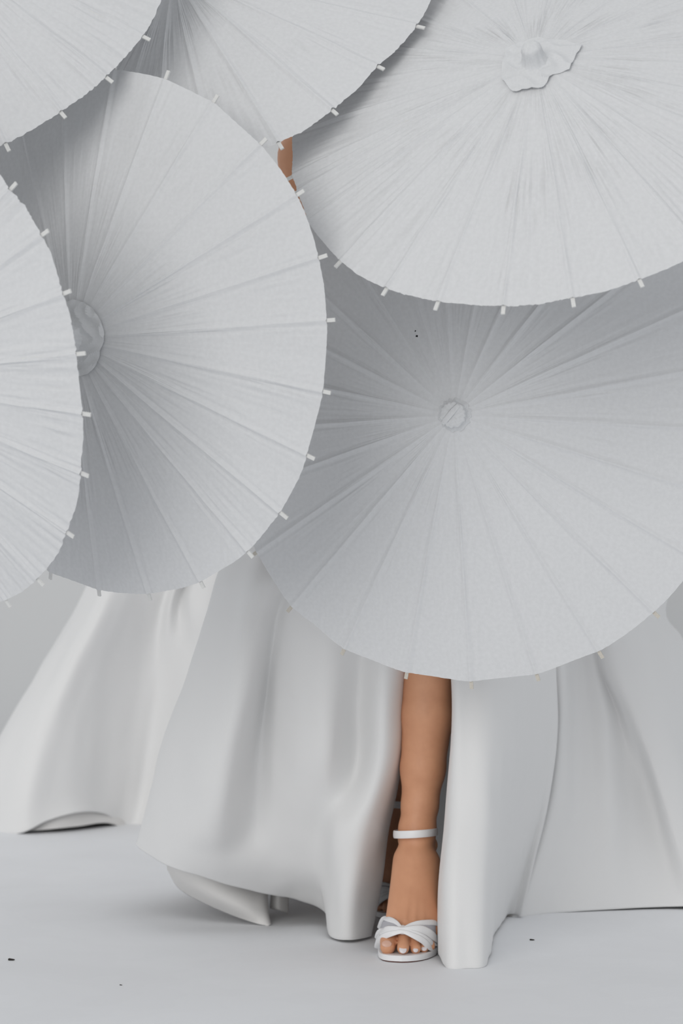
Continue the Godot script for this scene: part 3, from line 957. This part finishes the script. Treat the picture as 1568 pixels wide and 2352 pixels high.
func full_skirt(who: Node3D, o: Vector3, fronts: Array, depth: float, sd: int, label: String):
	var rows := []
	var n: int = fronts[0].size()
	for i in fronts.size():
		var f: Array = row_at(fronts[i])
		var row := f.duplicate()
		row.append_array(back_arc(f[n - 1], f[0], depth * (1.0 - 0.1 * i), 6))
		rows.append(row)
	var turns := []
	for k in n: turns.append(PI - PI * k / (n - 1.0))
	for k in 6: turns.append(-PI * (k + 1) / 7.0)
	rows.append(dress_row(o, 0.82, 0.24, 0.2, turns))
	rows.append(dress_row(o, 0.98, 0.20, 0.15, turns))
	rows.append(dress_row(o, 1.10, 0.155, 0.115, turns))
	rows.append(dress_row(o, 1.16, 0.14, 0.098, turns))
	rows.reverse()
	put("skirt", loft(rows, true, 8, 10, 0.003, 0.004, sd), M.satin, who, label)

func left_guest():
	var o := at(470, 1176, 6.60) * Vector3(1, 0, 1)
	var who := plain_person(o, "person farthest back whose wide pale dress flares to the floor, left of the slit dress", M.skin)
	full_skirt(who, o, [
		[[-110, 1906, 6.45], [-40, 1912, 6.32], [45, 1914, 6.23], [112, 1884, 6.24], [180, 1866, 6.28], [240, 1869, 6.36], [285, 1896, 6.42], [330, 1915, 6.40], [420, 1930, 6.22], [520, 1932, 6.17], [620, 1928, 6.20], [720, 1920, 6.35]],
		[[-70, 1820, 6.42], [-5, 1820, 6.29], [60, 1820, 6.225], [120, 1820, 6.25], [185, 1815, 6.30], [250, 1815, 6.375], [300, 1815, 6.42], [345, 1820, 6.42], [430, 1820, 6.27], [520, 1820, 6.22], [610, 1820, 6.24], [690, 1815, 6.36]],
		[[12, 1670, 6.40], [62, 1670, 6.27], [110, 1670, 6.235], [165, 1670, 6.265], [215, 1670, 6.31], [270, 1670, 6.365], [320, 1670, 6.40], [362, 1670, 6.40], [430, 1670, 6.31], [515, 1670, 6.27], [590, 1670, 6.28], [655, 1670, 6.36]],
		[[80, 1550, 6.40], [118, 1550, 6.285], [160, 1550, 6.245], [205, 1550, 6.275], [250, 1550, 6.315], [300, 1550, 6.36], [345, 1550, 6.385], [380, 1550, 6.375], [435, 1550, 6.32], [505, 1550, 6.29], [570, 1550, 6.31], [625, 1550, 6.38]],
		[[198, 1345, 6.42], [222, 1345, 6.32], [252, 1345, 6.275], [288, 1345, 6.29], [325, 1345, 6.325], [362, 1345, 6.355], [388, 1345, 6.37], [405, 1345, 6.33], [424, 1345, 6.37], [445, 1345, 6.32], [505, 1345, 6.31], [575, 1345, 6.40]]],
		0.55, 21, "wide white skirt flaring to the floor")
	var lining := [
		row_at([[20, 1800, 6.32], [70, 1800, 6.29], [125, 1800, 6.30], [185, 1800, 6.34], [245, 1800, 6.41], [300, 1800, 6.46]]),
		row_at([[20, 1868, 6.31], [68, 1865, 6.27], [122, 1862, 6.27], [182, 1855, 6.31], [246, 1850, 6.39], [300, 1870, 6.45]]),
		row_at([[20, 1908, 6.30], [66, 1908, 6.255], [120, 1904, 6.255], [180, 1898, 6.295], [249, 1890, 6.37], [304, 1912, 6.43]])]
	put("lining", loft(lining, false, 6, 6, 0.003, 0.001, 23), M.lining, who, "pale lining under the arched hem")

func right_guest():
	var o := at(1365, 1176, 5.34) * Vector3(1, 0, 1)
	var who := plain_person(o, "person whose pale dress lies spread on the floor at the photo's right edge", M.dark_skin)
	full_skirt(who, o, [
		[[1180, 2092, 5.06], [1163, 2106, 4.985], [1180, 2110, 4.955], [1225, 2104, 4.975], [1262, 2098, 5.0], [1330, 2093, 5.015], [1400, 2089, 5.03], [1470, 2085, 5.045], [1540, 2082, 5.05], [1620, 2080, 5.04], [1720, 2074, 5.08], [1810, 2050, 5.26]],
		[[1218, 1985, 5.10], [1211, 1985, 5.02], [1228, 1985, 4.99], [1262, 1985, 5.005], [1300, 1985, 5.025], [1352, 1985, 5.04], [1405, 1985, 5.045], [1460, 1985, 5.07], [1530, 1985, 5.085], [1575, 1985, 5.05], [1660, 1985, 5.09], [1745, 1970, 5.28]],
		[[1258, 1820, 5.14], [1254, 1820, 5.06], [1268, 1820, 5.02], [1296, 1820, 5.03], [1325, 1820, 5.06], [1362, 1820, 5.065], [1402, 1820, 5.065], [1446, 1820, 5.105], [1490, 1820, 5.115], [1520, 1820, 5.06], [1590, 1820, 5.11], [1665, 1810, 5.30]],
		[[1272, 1650, 5.17], [1270, 1650, 5.10], [1282, 1650, 5.05], [1302, 1650, 5.055], [1320, 1650, 5.095], [1350, 1650, 5.105], [1390, 1650, 5.10], [1420, 1650, 5.125], [1438, 1650, 5.10], [1468, 1650, 5.085], [1530, 1650, 5.13], [1600, 1640, 5.31]],
		[[1266, 1520, 5.19], [1264, 1520, 5.13], [1274, 1520, 5.075], [1294, 1520, 5.075], [1310, 1520, 5.115], [1336, 1520, 5.125], [1360, 1520, 5.12], [1376, 1520, 5.125], [1390, 1520, 5.10], [1425, 1520, 5.10], [1490, 1515, 5.15], [1570, 1480, 5.31]],
		[[1262, 1390, 5.21], [1262, 1390, 5.16], [1274, 1390, 5.11], [1294, 1390, 5.105], [1312, 1390, 5.125], [1332, 1390, 5.13], [1352, 1390, 5.12], [1370, 1390, 5.125], [1392, 1390, 5.11], [1425, 1390, 5.11], [1475, 1390, 5.16], [1528, 1385, 5.28]]],
		0.42, 31, "white skirt with soft upright folds")
